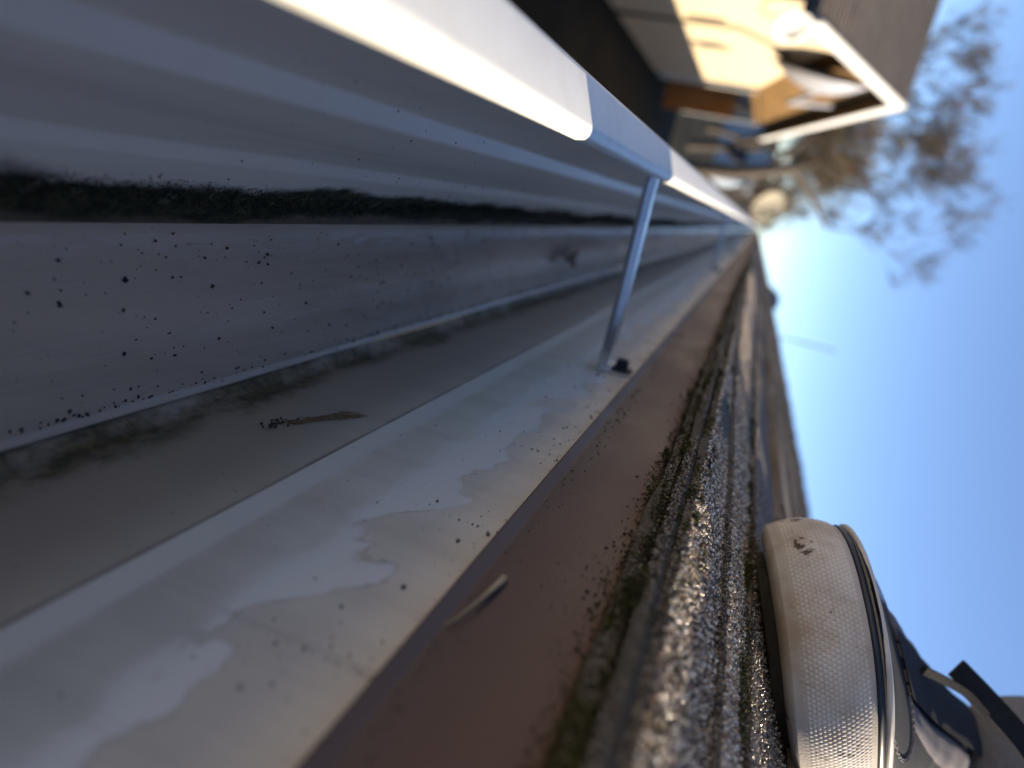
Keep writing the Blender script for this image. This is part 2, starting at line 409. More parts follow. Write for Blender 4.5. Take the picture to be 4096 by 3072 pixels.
def shingle_mesh(length, e, t, seed, teeth=True, near=False, s0f=None, flat=False, top_mat=None):
    """local: s up the slope (from the lower edge), y along, h up. Laminated: a base ply with thicker tabs on top."""
    r = random.Random(seed); V = []; F = []
    W = e + .10
    ny = max(2, int(length / (.012 if near else .06)))
    yy = np.linspace(0, length, ny + 1)
    ph = [r.uniform(0, 6.28) for _ in range(4)]; am = .0011 if near else .0022
    jag = lambda y: am * math.sin(y * 31 + ph[0]) + am * .7 * math.sin(y * 83 + ph[1]) + (r.uniform(-1, 1) * am * .5)
    def plate(y_list, s_lo, h0a, h1a, h0b, h1b):
        n0 = len(V)
        for y in y_list:
            d = jag(y); lift = .0008 * math.sin(y * 9 + ph[2]) + .0004 * math.sin(y * 40 + ph[3])
            s = s_lo(y) + d if callable(s_lo) else s_lo + d
            V.extend([(s, y, h0a + lift), (s + .0006, y, h1a + lift - .0005), (s + .003, y, h1a + lift), (W, y, h1b), (W, y, h0b)])
        k = 5; n = len(y_list)
        for i in range(n - 1):
            for j in range(k): F.append((n0 + i * k + j, n0 + (i + 1) * k + j, n0 + (i + 1) * k + (j + 1) % k, n0 + i * k + (j + 1) % k))
        F.append(tuple(n0 + j for j in range(k))); F.append(tuple(n0 + (n - 1) * k + j for j in reversed(range(k))))
    end = t if flat else .0004
    h_hi_lo = .0 if flat else .0
    plate(yy, s0f if s0f else 0.0, (0 if flat else t * .45), t, (0 if flat else -.001), end if flat else .0015)
    if teeth:
        y = r.uniform(0, .08)
        while y < length - .05:
            w = min(r.uniform(.09, .22), length - y - .004)
            yl = np.linspace(y, y + w, max(2, int(w / (.012 if near else .08))) + 1)
            plate(yl, (lambda q: (s0f(q) if s0f else 0) - .0006), t * .98, t + .0032, .0014, .0040)
            y += w + r.uniform(.04, .13)
    return V, F

def place_roof(V, s, y, h): return [roofpt(s + a, y + b, h + c) for a, b, c in V]

# -- the eave: starter strip, first course and two crooked, close-set plies above it (near ones modelled finely)
def eave_piece(name, y0, length, s0, h, t, seed, mat, s0f=None, teeth=False, near=True, e=.14, flat=True):
    V, F = shingle_mesh(length, e, t, seed, teeth, near, s0f, flat)
    return obj('shingle', place_roof(V, s0, y0, h), F, mat, roof)
yy0 = [-.75, .23 - .98 + .98 + .25, 1.45, 2.44, 3.43, 4.42, 5.41, 6.4, 7.39, 8.38, 9.37, 10.36, 11.35, 12.34, 13.33, 14.32, 15.31, 16.3, 17.29, 18.28, 19.27, 20.26, 21.2]
def run(cuts, s0, h, t, mats, seed, s0f=None, teeth=False, flat=True, e=.14):
    for i, (a, b) in enumerate(zip(cuts, cuts[1:])):
        near = a < 1.2
        f = (lambda y, a=a: s0f(a + y)) if s0f else None
        eave_piece('shingle', a + .0012, b - a - .0024, s0, h, t, seed * 100 + i, mats[i % len(mats)], f, teeth, near, e, flat)
cut = lambda off: [Y0] + [round(off + .98 * i, 3) for i in range(int((Y1 - off) / .98) + 1)] + [Y1]
run(cut(-.45), 0.0012, .0000, .0042, [M['shingle_eave']], 1)                       # starter strip
run(cut(-.05), -.0010, .0066, .0033, [M['shingle_eave']], 2)                       # first course, base ply
run(cut(.38), .0016, .0104, .0030, [M['shingle_eave'], M['shingle_c']], 3)         # first course, top ply
taper = lambda y: .034 * max(0.0, min(1.0, (.50 - y) / .34)) + .0035 + .003 * math.sin(y * 4)
run(cut(.62), .0, .0138, .0024, [M['shingle_eave'], M['shingle_b']], 4, taper)     # crooked ply
run(cut(-.2), .055, .0164, .0030, [M['shingle_c'], M['shingle_b'], M['shingle_a']], 5, lambda y: .006 * math.sin(y * 2.1 + .8), False)
protos = []
for k in range(6):
    V, F = shingle_mesh(.985, .14, .0095, 500 + k, True, False)
    V = [tuple(Vector(roofpt(*q)) - Vector(roofpt(0, 0, 0))) for q in V]
    me = bpy.data.meshes.new('shingle'); me.from_pydata(V, [], F); me.materials.append(M[('shingle_a', 'shingle_b', 'shingle_a', 'shingle_c', 'shingle_b', 'shingle_a')[k]]); me.validate(); me.update(); protos.append(me)
rbase = wloc(roof)
svals = [.115, .205, .33, .47, .61, .75, .89, 1.03]
for ci, s in enumerate(svals):
    off = Y0 + (-.33 * ci) % .985 - .3
    y = off
    while y < Y1 - .5:
        o = bpy.data.objects.new('shingle', protos[random.randrange(6)]); COL.objects.link(o); o.parent = roof
        o.location = Vector(roofpt(s + random.uniform(-.003, .003), y, .0148 if ci > 0 else .0155)) - rbase
        y += .987
y = Y0 + .1
k = 0
capme = []
for k in range(3):                 # ridge caps, folded over the ridge, overlapping
    r_ = random.Random(k); w = .15; lift = .003; V = []; top = .034
    for (yy_, hh) in ((0, .010), (.30, .001)):
        V += [(-w * cP, yy_, -w * sP + hh - .006), (-.02, yy_, -.02 * sP / cP + hh + .002), (0, yy_, hh + .003), (.02, yy_, -.02 * sP / cP + hh + .002), (w * cP, yy_, -w * sP + hh - .006)]
    V2 = V + [(a, b, c - .008) for a, b, c in V]
    F = [(i, i + 1, i + 6, i + 5) for i in range(4)] + [(i + 10, i + 15, i + 16, i + 11) for i in range(4)] + [(i, i + 10, i + 11, i + 1) for i in range(4)] + [(i + 5, i + 6, i + 16, i + 15) for i in range(4)] + [(0, 5, 15, 10), (4, 14, 19, 9)]
    me = bpy.data.meshes.new('ridge_cap'); me.from_pydata(V2, [], F); me.materials.append(M[('shingle_a', 'shingle_b', 'shingle_c')[k]]); me.update(); capme.append(me)
y = Y0
while y < Y1 - .3:
    o = bpy.data.objects.new('ridge_cap', capme[random.randrange(3)]); COL.objects.link(o); o.parent = roof
    o.location = Vector((rx + random.uniform(-.008, .008), y, rz + .020 + random.uniform(0, .006))) - rbase; y += .21

# ------------------------------------------------------------------ mineral granules, moss, crumbs (uncountable)
OCT_V = np.array([(1, 0, 0), (-1, 0, 0), (0, 1, 0), (0, -1, 0), (0, 0, 1), (0, 0, -1)], float)
OCT_F = np.array([(0, 2, 4), (2, 1, 4), (1, 3, 4), (3, 0, 4), (2, 0, 5), (1, 2, 5), (3, 1, 5), (0, 3, 5)])
def rand_rot(n):
    q = rng.normal(size=(n, 4)); q /= np.linalg.norm(q, axis=1, keepdims=True); w, x, y, z = q.T
    return np.stack([np.stack([1 - 2 * (y * y + z * z), 2 * (x * y - z * w), 2 * (x * z + y * w)], -1), np.stack([2 * (x * y + z * w), 1 - 2 * (x * x + z * z), 2 * (y * z - x * w)], -1), np.stack([2 * (x * z - y * w), 2 * (y * z + x * w), 1 - 2 * (x * x + y * y)], -1)], 1)
def crumbs(name, C, size, cols, mat, parent=None, squash=None):
    C = np.asarray(C, float); n = len(C)
    sc_ = np.asarray(size)[:, None] * rng.uniform(.55, 1.0, (n, 3)); V = OCT_V[None] * (1 + rng.uniform(-.25, .25, (n, 6, 1))) * sc_[:, None, :]
    V = np.einsum('nij,nkj->nki', rand_rot(n), V)
    if squash is not None: V = V * np.asarray(squash)
    V = (V + C[:, None]).reshape(-1, 3); F = (OCT_F[None] + 6 * np.arange(n)[:, None, None]).reshape(-1, 3)
    o = obj(name, V, F, mat, parent)
    ca = o.data.color_attributes.new('Col', 'FLOAT_COLOR', 'POINT')
    cc = np.concatenate([np.repeat(np.asarray(cols), 6, 0), np.ones((n * 6, 1))], 1); ca.data.foreach_set('color', cc.astype(np.float32).ravel())
    return o
PAL = np.array([(.34, .25, .17), (.22, .16, .11), (.48, .40, .31), (.12, .10, .09), (.30, .26, .22), (.62, .56, .48), (.20, .12, .08), (.70, .66, .60)])
def roofpts(s, y, h): return np.stack([EX + s * cP - h * sP, y, CZ + EZ + s * sP + h * cP], -1)
S, Yg, H = [], [], []
def patch(n, y0, y1, slo, shi, h):
    y = y0 + (y1 - y0) * rng.random(n) ** 1.35; lo = np.array([slo(q) for q in y]); hi = np.array([shi(q) for q in y])
    u = rng.random(n); S.append(lo + (hi - lo) * u); Yg.append(y); H.append(np.full(n, h) + rng.uniform(-.0002, .0007, n))
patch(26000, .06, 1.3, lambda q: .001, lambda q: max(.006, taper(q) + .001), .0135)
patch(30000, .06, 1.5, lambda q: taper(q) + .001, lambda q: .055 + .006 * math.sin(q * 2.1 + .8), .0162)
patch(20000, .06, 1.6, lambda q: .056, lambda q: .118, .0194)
def edge(n, y0, y1, sf, h0, h1):
    y = y0 + (y1 - y0) * rng.random(n) ** 1.3; S.append(np.array([sf(q) for q in y]) + rng.uniform(-.0006, .0004, n)); Yg.append(y); H.append(rng.uniform(h0, h1, n))
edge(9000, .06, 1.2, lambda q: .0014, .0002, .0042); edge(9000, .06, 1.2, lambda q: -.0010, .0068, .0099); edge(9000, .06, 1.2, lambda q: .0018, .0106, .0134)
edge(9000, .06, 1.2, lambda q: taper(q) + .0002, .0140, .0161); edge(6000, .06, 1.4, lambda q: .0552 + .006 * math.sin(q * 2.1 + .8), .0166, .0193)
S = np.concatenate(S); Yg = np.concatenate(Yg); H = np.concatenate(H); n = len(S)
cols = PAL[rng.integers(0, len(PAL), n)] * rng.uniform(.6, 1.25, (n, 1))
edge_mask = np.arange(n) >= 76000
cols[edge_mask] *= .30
cols[:56000] = np.minimum(cols[:56000] * 1.35, .85); cols[56000:76000] *= .55; cols = cols * np.array((1.02, .97, .90))  # sunlit strips painted lighter, shade beside the shoe painted darker
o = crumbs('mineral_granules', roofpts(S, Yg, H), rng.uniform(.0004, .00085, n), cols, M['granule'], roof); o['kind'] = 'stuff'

# moss growing in the layered eave edge
nc = 420; yc = .06 + 1.6 * rng.random(nc) ** 1.4; lay = rng.integers(0, 5, nc); per = 150; n = nc * per
rad = rng.uniform(.0012, .0045, nc) * np.where(rng.random(nc) < .12, 1.8, 1)
sc0 = np.choose(lay, [rng.uniform(-.001, .003, nc), rng.uniform(-.002, .001, nc), rng.uniform(0, .004, nc), rng.uniform(.002, .016, nc), .055 + rng.uniform(-.002, .002, nc)])
hc0 = np.choose(lay, [rng.uniform(-.002, .0045, nc), rng.uniform(.0045, .0075, nc), rng.uniform(.0095, .0125, nc), rng.uniform(.0130, .0145, nc), rng.uniform(.0165, .018, nc)])
q = rng.normal(0, 1, (n, 3)); q /= np.linalg.norm(q, axis=1, keepdims=True); q *= rng.random((n, 1)) ** .45
R_ = np.repeat(rad, per); y = np.repeat(yc, per) + q[:, 0] * R_ * 2.4; sb = np.repeat(sc0, per) + q[:, 1] * R_ * .8; hb = np.repeat(hc0, per) + q[:, 2] * R_ * .55
mc = np.array([(.075, .072, .018), (.035, .034, .012), (.11, .10, .035), (.03, .022, .014), (.05, .055, .015)])[rng.integers(0, 5, n)] * rng.uniform(.6, 1.3, (n, 1)) * np.repeat(rng.uniform(.5, 1.2, nc), per)[:, None]
o = crumbs('moss', roofpts(sb, y, hb), rng.uniform(.00018, .0006, n), mc, M['moss'], roof); o['kind'] = 'stuff'

# crumbs of grit sliding down the drip edge, in the gutter floor and on its back
C, sz, cc = [], [], []
n = 6000; y = .06 + 1.4 * rng.random(n) ** 1.4; d = np.minimum(rng.exponential(.0016 + .0060 * np.maximum(0, np.sin(y * 27 + .6) * np.sin(y * 11 + 2)) ** 1.5, n), .030)
C.append(np.stack([np.full(n, .0924) - .0004, y, CZ - .0085 - d], -1)); sz.append((.00012 + np.minimum(rng.exponential(.00016, n), .0008)) * np.clip(1.2 - d / .03, .35, 1.2)); cc.append(np.array([(.06, .05, .035), (.045, .045, .02), (.16, .12, .09)])[rng.integers(0, 3, n)])
n = 260; y = .08 + .5 * rng.random(n); d = rng.uniform(0, .010, n)
C.append(np.stack([np.full(n, .0922) + d * .0, y, CZ - .0365 + rng.uniform(-.002, .004, n)], -1)); sz.append(rng.uniform(.0002, .0007, n)); cc.append(np.tile((.05, .045, .03), (n, 1)))
o = crumbs('roof_grit', np.concatenate(C), np.concatenate(sz), np.concatenate(cc), M['grit']); tag(o, 'dark crumbs of grit and moss clinging to the brown drip edge', kind='stuff')
C, sz, cc = [], [], []
n = 1700; y = .05 + 1.3 * rng.random(n) ** 1.3; x = rng.uniform(.036, .086, n); s_ = rng.exponential(.00028, n) + .00007; s_ = np.minimum(s_, .0011)
C.append(np.stack([x, y, np.full(n, CZ - .1615)], -1)); sz.append(s_); cc.append(np.array([(.02, .02, .025), (.035, .033, .03), (.10, .085, .07)])[rng.choice(3, n, p=[.55, .3, .15])])
n = 500; y = .05 + .9 * rng.random(n); C.append(np.stack([.0872 - rng.exponential(.0009, n), y, np.full(n, CZ - .1612)], -1)); sz.append(rng.uniform(.00015, .0008, n)); cc.append(np.tile((.02, .02, .022), (n, 1)))
n = 620; y = .07 + .5 * rng.random(n); y = y + .012 * np.sin(y * 90); zz = -.044 - rng.exponential(.010, n); k = zz > -.094; y, zz = y[k], zz[k]; n = len(y)
C.append(np.stack([np.full(n, XB - .0002), y, zz + CZ], -1)); sz.append(np.minimum(rng.exponential(.00020, n) + .00008, .0011)); cc.append(np.array([(.05, .042, .03), (.14, .11, .08)])[rng.integers(0, 2, n)])
n = 90; y = .12 + .4 * rng.random(n); t = rng.random(n); C.append(np.stack([-.0262 + t * .038, y, CZ - .0745 - t * .060], -1)); sz.append(rng.uniform(.00015, .0005, n)); cc.append(np.tile((.03, .03, .03), (n, 1)))
o = crumbs('gutter_grit', np.concatenate(C), np.concatenate(sz), np.concatenate(cc), M['grit'], None, (1, 1, .8)); tag(o, 'dark grit specks washed onto the gutter floor and back', kind='stuff')
# fuzzy moss along the foot of the gutter front
n = 30000; y = -.05 + 2.4 * rng.random(n) ** 1.3; t = np.clip(rng.normal(.50, .12, n) + .10 * np.sin(y * 9) + .06 * np.sin(y * 31), 0.10, .98)
mc = np.array([(.018, .019, .007), (.04, .042, .014), (.012, .011, .007)])[rng.integers(0, 3, n)]
o = crumbs('gutter_moss', np.stack([.0130 + t * .0192 + .0003, y, CZ - .1431 - t * .0178 + .0003], -1), rng.uniform(.00012, .00045, n), mc, M['moss'], None, (1, 1.4, 1)); tag(o, 'black green moss line along the foot of the gutter front', kind='stuff')

# small single things in the gutter
tw = MB(); pts = bez([P(.0945, .1235, -.0405), P(.0905, .1253, -.0371), P(.0895, .132, -.0352), P(.0900, .1406, -.0341), P(.0910, .1469, -.0339)], 18); tw.tube(pts, [.00028 + .0009 * max(0, (i - 9) / 8) ** .7 for i in range(18)], 6)
t = tw.build('dry_twig', simple('dry_straw', (.42, .33, .20), .7, .3, 300), None, True, P(.0945, .1235, -.0405)); tag(t, 'thin pale dry stalk stuck across the lower edge of the brown strip', 'twig')
cl = empty('debris_clump', P(XB, .194, -.133), 'dark clump of debris with a rusty streak on the gutter back', 'debris')
k = 40; o = crumbs('clump', np.stack([XB - .0004 - rng.random(k) * .0009, .194 + rng.normal(0, .0028, k), CZ - .133 + rng.normal(0, .0014, k)], -1), rng.uniform(.0003, .0008, k), np.tile((.03, .022, .013), (k, 1)), M['grit'], cl)
st = MB()
for i in range(110):
    u_ = random.random(); y = .197 + u_ * .026; z = -.1325 + .0112 * u_ + random.gauss(0, .0010 + .0012 * u_)
    st.tube([P(XB - .0003, y, z), P(XB - .0003, y + .0035, z + .002)], .00014, 4)
st.build('rusty_streak', simple('rust_stain', (.26, .15, .07), .8, .4, 500), cl)
lf = MB(); c = Vector(P(.060, .657, -.1605)); V = []; n = 14
for i in range(n):
    u = i / (n - 1); w = .0085 * math.sin(math.pi * u) ** .8
    for s in (-1, 0, 1): V.append(c + Vector((s * w + .002 * math.sin(u * 5), (u - .5) * .045, .002 + .005 * abs(s) + .004 * math.sin(u * 4))))
F = [(i * 3 + j, i * 3 + j + 1, i * 3 + 4 + j, i * 3 + 3 + j) for i in range(n - 1) for j in (0, 1)]
V += [v + Vector((0, 0, .0004)) for v in V]; F += [tuple(q + 3 * n for q in f[::-1]) for f in F]
t = obj('dead_leaf', V, F, simple('brown_leaf', (.20, .12, .06), .8, .4, 200), None, True, c); tag(t, 'small curled brown leaf lying on the gutter floor beyond the hanger', 'leaf')

# ------------------------------------------------------------------ the shoe on the roof edge
T0 = np.array((.1261, .2472, .0381 + CZ))          # sole under the toe tip; the shoe points down the roof towards the camera
dd = np.array((-.6696, -.6747, -.3105)); nrm = np.array((-.4318, .0135, .9019)); lat = np.array((.6043, -.7379, .3004))
def shoe(b, l, h):
    """b back from the toe tip, l to the shoe's left, h above the sole"""
    h = h + .004 * max(0, (.05 - b) / .05) ** 2        # toe spring
    h = h * (1 - .15 * min(1, max(0, b) / .12))
    return T0 - dd * b + lat * l + nrm * h
def halfw(b, side):
    L = .285; w = .0495
    if b < .075: return w * (1 - (1 - b / .075) ** 2.5) ** (1 / 2.3)
    if b < .2: return w * (1 - .16 * math.sin((b - .075) / .125 * math.pi / 2) ** 2)
    q = max(0, 1 - ((b - .2) / .085) ** 2.6); return w * .84 * q ** .45
def outline(n):
    """left heel -> toe -> right heel, roughly even spacing, as (b, l)"""
    bs = .285 * (1 - np.cos(np.linspace(0, math.pi, 800))) / 2
    pts = [(b, halfw(b, 1)) for b in bs[::-1]] + [(b, -halfw(b, -1)) for b in bs[1:]]
    p = np.array(pts); d = np.concatenate([[0], np.cumsum(np.linalg.norm(np.diff(p, axis=0), axis=1))])
    u = np.linspace(0, d[-1], n); return np.stack([np.interp(u, d, p[:, 0]), np.interp(u, d, p[:, 1])], 1), u
shoe_e = empty('shoe', tuple(T0), 'navy suede shoe with dirty white textured rubber toe, standing on the shingles', 'shoe')
def offs(pl, i, d):
    n = len(pl); t = pl[min(i + 1, n - 1)] - pl[max(i - 1, 0)]; t = t / (np.linalg.norm(t) + 1e-9); nn = np.array((t[1], -t[0]))
    return pl[i] + nn * d
# decide the outward sign
pl, u = outline(1000)
sgn = 1 if (offs(pl, 250, .01)[1] > pl[250][1]) else -1
def side_strip(name, prof, mat, knurl=False, n=1000, smooth=True):
    """prof: list of (h, outset); closed loop around the shoe outline"""
    pl, u = outline(n); V = []; k = len(prof); CAV = []
    for i in range(n):
        for h, o_ in prof:
            ex = 0
            if knurl and .0045 < h < .0275:
                row = (h - .0045) / .00150; r0 = int(row); fr = row - r0
                c = (u[i] / .00165 + .5 * (r0 % 2)) % 1.0
                amp = .00050 * (1 - .5 * (.5 + .5 * math.sin(u[i] * 47 + h * 260 + 1.5 * math.sin(u[i] * 131))))
                ex = amp * max(0, math.sin(math.pi * c)) ** .7 * (.25 + .75 * (1 - fr)) * min(1, (h - .0045) / .002, (.0275 - h) / .0015)
            CAV.append(ex / .00042); q = offs(pl, i, sgn * (o_ + ex)); V.append(shoe(max(q[0], -.02), q[1], h))
    F = np.array([(i * k + j, i * k + j + 1, (i + 1) * k + j + 1, (i + 1) * k + j) for i in range(n - 1) for j in range(k - 1)])
    o = obj(name, V, F, mat, shoe_e, smooth)
    if knurl:
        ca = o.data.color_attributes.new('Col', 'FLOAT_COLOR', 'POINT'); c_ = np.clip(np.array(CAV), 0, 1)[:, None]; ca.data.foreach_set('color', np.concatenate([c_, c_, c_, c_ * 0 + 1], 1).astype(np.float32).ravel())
    return o
hs = np.linspace(.002, .0285, 74)
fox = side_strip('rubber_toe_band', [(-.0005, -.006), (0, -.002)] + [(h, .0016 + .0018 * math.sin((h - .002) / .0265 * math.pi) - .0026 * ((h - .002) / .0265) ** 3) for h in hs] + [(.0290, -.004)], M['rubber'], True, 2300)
side_strip('navy_line', [(.0282, -.004), (.0284, -.0012), (.0296, -.0008), (.0310, -.0014), (.0312, -.004)], M['navy_rubber'], False, 400)
side_strip('white_piping', [(.0312, -.005), (.0313, -.0020), (.0322, -.0008), (.0333, -.0010), (.0341, -.0025), (.0342, -.005)], M['piping'], False, 400)
# outsole plate
pl, u = outline(160); V = [shoe(.008 + q[0] * .96, q[1] * .84, -.0005) for q in pl] + [shoe(.012 + q[0] * .95, q[1] * .80, -.004) for q in pl]; n = len(pl)
V += [shoe(.012 + q[0] * .95, 0, -.004) for q in pl]
F = [(i, i + 1, n + i + 1, n + i) for i in range(n - 1)] + [(n + i, n + i + 1, 2 * n + i + 1, 2 * n + i) for i in range(n - 1)]
obj('outsole', V, F, M['outsole'], shoe_e)
# upper
HB = [(-.002, .031), (.004, .0345), (.02, .0385), (.04, .0425), (.06, .0465), (.08, .0515), (.1, .058), (.13, .069), (.17, .084), (.2, .093), (.24, .10), (.284, .098)]
def Hb(b): return float(np.interp(b, [q[0] for q in HB], [q[1] for q in HB]))
def upper_pt(b, th, out=0.0):
    w = max(.0005, halfw(min(max(b, 0.0006), .2849), math.cos(th)) - .0022); H = Hb(b); c, s_ = math.cos(th), math.sin(th)
    wr = 0
    if .10 < b < .21: wr = .0011 * math.sin(b * 210 + 2.0 * c) * (1 - abs(s_) ** 4) * min(1, (b - .10) / .03)     # flex creases
    l = w * math.copysign(abs(c) ** .62, c) * (1 - .42 * max(0, (H - .045) / .06) * s_ ** 2); h = .0315 + (H - .0315 + out) * s_ ** .92 + wr
    return shoe(b, l * (1 + (out + wr) / .05), h)
bs = np.concatenate([np.array((.0005, .002, .004, .007)), np.linspace(.011, .284, 90)]); th = np.linspace(0, math.pi, 41); V = [upper_pt(b, t) for b in bs for t in th]; k = len(th)
F = [(i * k + j, i * k + j + 1, (i + 1) * k + j + 1, (i + 1) * k + j) for i in range(len(bs) - 1) for j in range(k - 1)]
F.append(tuple(range(k))); obj('upper', V, F, M['suede'], shoe_e, True)
for off_ in (.46, .50):             # double row of stitches round the toe cap
    for k_ in range(46):
        f0, f1 = (k_ + .12) / 46, (k_ + .80) / 46
        pq = [upper_pt(.012 + .062 * math.sin(math.pi * f) ** .8 + (off_ - .46) * .06, .12 + (math.pi - .24) * f, .0006) for f in (f0, f1)]
        if k_ == 0: stm = MB()
        stm.tube(pq, .00035, 5)
    stm.build('stitching', M['canvas'], shoe_e)
# mudguard seam line and throat: grey eyestays, tongue, laces
for sgn_ in (1, -1):
    V = []; bl = np.linspace(.068, .215, 46)
    for b in bl:
        f = (b - .068) / .147
        tA = math.pi / 2 - sgn_ * (.10 + .16 * f); tB = math.pi / 2 - sgn_ * (.36 + .36 * min(1, f * 1.6))
        for t, o_ in zip(np.linspace(tA, tB, 8), (-.0004, .0012, .0018, .0014, .0018, .0018, .0012, -.0004)): V.append(upper_pt(b, t, o_ * min(1, f * 7 + .05) - .0003))
    F = [(i * 8 + j, i * 8 + j + 1, i * 8 + 9 + j, i * 8 + 8 + j) for i in range(45) for j in range(7)]
    obj('eyestay', V, F, M['canvas'], shoe_e, True)
V = []
for b in np.linspace(.072, .24, 40):
    f = (b - .072) / .168
    for t in np.linspace(math.pi / 2 - .14 - .14 * f, math.pi / 2 + .14 + .14 * f, 9): V.append(upper_pt(b, t, .0018 + .004 * f + .003 * math.sin(f * 9) * f))
F = [(i * 9 + j, i * 9 + j + 1, i * 9 + 10 + j, i * 9 + 9 + j) for i in range(39) for j in range(8)]
obj('tongue', V, F, M['suede'], shoe_e, True)
def sp(b, l, h): return Vector(shoe(b, l, h))
# the tied bow: a flat loose end sticking up and a thin lace end in front of it
WD = tuple(right * .75 + upv * .66)
pts = bez([P(.1735, .3430, .1395), P(.1836, .3430, .1558), P(.1945, .3405, .1725), P(.2100, .3420, .1900)], 16); Vr, Fr = ribbon(pts, WD, .0098, .0022); obj('lace_end', Vr, Fr, M['lace'], shoe_e)
pts = bez([P(.1685, .3210, .1192), P(.1742, .3290, .1319), P(.1800, .3350, .1439), P(.1890, .3390, .1560)], 14); Vr, Fr = ribbon(pts, WD, .0036, .0024); obj('lace_end', Vr, Fr, M['lace'], shoe_e)

# ------------------------------------------------------------------ the person crouching on the roof in that shoe (above the picture)
person = empty('person', tuple(T0 - dd * .225), 'person in grey clothes crouching on the roof, only the shoe in the picture', 'person')
A1 = Vector(T0 - dd * .222 + nrm * .070)
J = {'ank1': (A1, .036), 'sh1': (A1 + Vector((-.02, -.02, .20)), .052), 'kn1': (A1 + Vector((-.05, -.05, .42)), .060), 'th1': (A1 + Vector((.14, .12, .44)), .078),
     'pel': (A1 + Vector((.34, .20, .46)), .12), 'kn2': (Vector((.50, -.14, .80 + CZ)), .060), 'ank2': (Vector((.72, -.24, .43 + CZ)), .040), 'ft2': (Vector((.58, -.30, .30 + CZ)), .038),
     'bel': (A1 + Vector((.30, .14, .62)), .125), 'che': (A1 + Vector((.20, .02, .84)), .14), 'nek': (A1 + Vector((.13, -.06, 1.02)), .05), 'hd1': (A1 + Vector((.09, -.10, 1.10)), .075), 'hd2': (A1 + Vector((.05, -.13, 1.20)), .085),
     'sL': (A1 + Vector((.30, -.14, .92)), .055), 'eL': (Vector((.36, -.06, .52 + CZ)), .042), 'wL': (Vector((.07, -.14, .13 + CZ)), .030), 'hL': (Vector((.01, -.13, .04 + CZ)), .030),
     'sR': (A1 + Vector((.08, .14, .92)), .055), 'eR': (A1 + Vector((.00, .10, .66)), .042), 'wR': (A1 + Vector((-.03, -.05, .50)), .030)}
names = list(J); ed = [('pel', 'th1'), ('th1', 'kn1'), ('kn1', 'sh1'), ('sh1', 'ank1'), ('pel', 'kn2'), ('kn2', 'ank2'), ('ank2', 'ft2'), ('pel', 'bel'), ('bel', 'che'), ('che', 'nek'), ('nek', 'hd1'), ('hd1', 'hd2'), ('che', 'sL'), ('sL', 'eL'), ('eL', 'wL'), ('wL', 'hL'), ('che', 'sR'), ('sR', 'eR'), ('eR', 'wR')]
me = bpy.data.meshes.new('body'); pw = wloc(person)
me.from_pydata([tuple(J[k][0] - pw) for k in names], [(names.index(a_), names.index(b_)) for a_, b_ in ed], [])
me.materials.append(M['trouser']); body = bpy.data.objects.new('body', me); COL.objects.link(body); body.parent = person
sk = body.modifiers.new('skin', 'SKIN'); sk.use_smooth_shade = True
for k, vv in zip(names, me.skin_vertices[0].data):
    vv.radius = (J[k][1], J[k][1]); vv.use_root = (k == 'pel')
sb_ = body.modifiers.new('sub', 'SUBSURF'); sb_.levels = 2; sb_.render_levels = 2

# ------------------------------------------------------------------ neighbouring house
nb = empty('neighbour_house', (-4.5, 14, 0), 'cream neighbouring house with white rake boards and brown roof, strongly blurred', 'house')
XF, XW = -2.5, -2.75
pk = (14.52, 1.72); nr = (9.95, -.07); fr = (23.3, -.60)
def zroof(y): return pk[1] + (nr[1] - pk[1]) * (pk[0] - y) / (pk[0] - nr[0]) if y < pk[0] else pk[1] + (fr[1] - pk[1]) * (y - pk[0]) / (fr[0] - pk[0])
wallp = [P(XW, 10.3, -3), P(XW, 16.65, -3), P(XW, 16.65, -.79), P(XW, 12.7, .22), P(XW, 12.7, zroof(12.7) - .16), P(XW, 10.3, zroof(10.3) - .16)]
MB().prism(wallp, (-5.5, 0, 0)).build('wall', M['cream'], nb)
# brown stained boards close the raised gable
base_ln = lambda y: .22 - (y - 12.7) * 1.01 / 3.95 if y < 16.65 else -.79 + (y - 16.65) * .008
y = 12.72
while y < 22.4:
    y2 = y + .235
    lo1, lo2, hi1, hi2 = base_ln(y), base_ln(y2), zroof(y) - .17, zroof(y2) - .17
    if min(hi1 - lo1, hi2 - lo2) > .05: MB().prism([P(XW - .03, y, lo1), P(XW - .03, y2, lo2), P(XW - .03, y2, hi2), P(XW - .03, y, hi1)], (-.04, 0, 0)).build('gable_board', M['brown_board'], nb)
    y += .245
near_roof = MB().prism([P(XF + .02, nr[0] - .05, nr[1] + .02), P(XF + .02, pk[0], pk[1] + .06), P(XF + .02, pk[0], pk[1] - .08), P(XF + .02, nr[0] - .05, nr[1] - .10)], (-9, 0, 0)).build('roof', M['far_roof'], nb)
far_r = MB().prism([P(XF + .02, pk[0] + .002, pk[1] + .06), P(XF + .02, fr[0] + .05, fr[1] + .02), P(XF + .02, fr[0] + .05, fr[1] - .10), P(XF + .02, pk[0] + .002, pk[1] - .08)], (-9, 0, 0)).build('roof', M['far_roof'], nb)
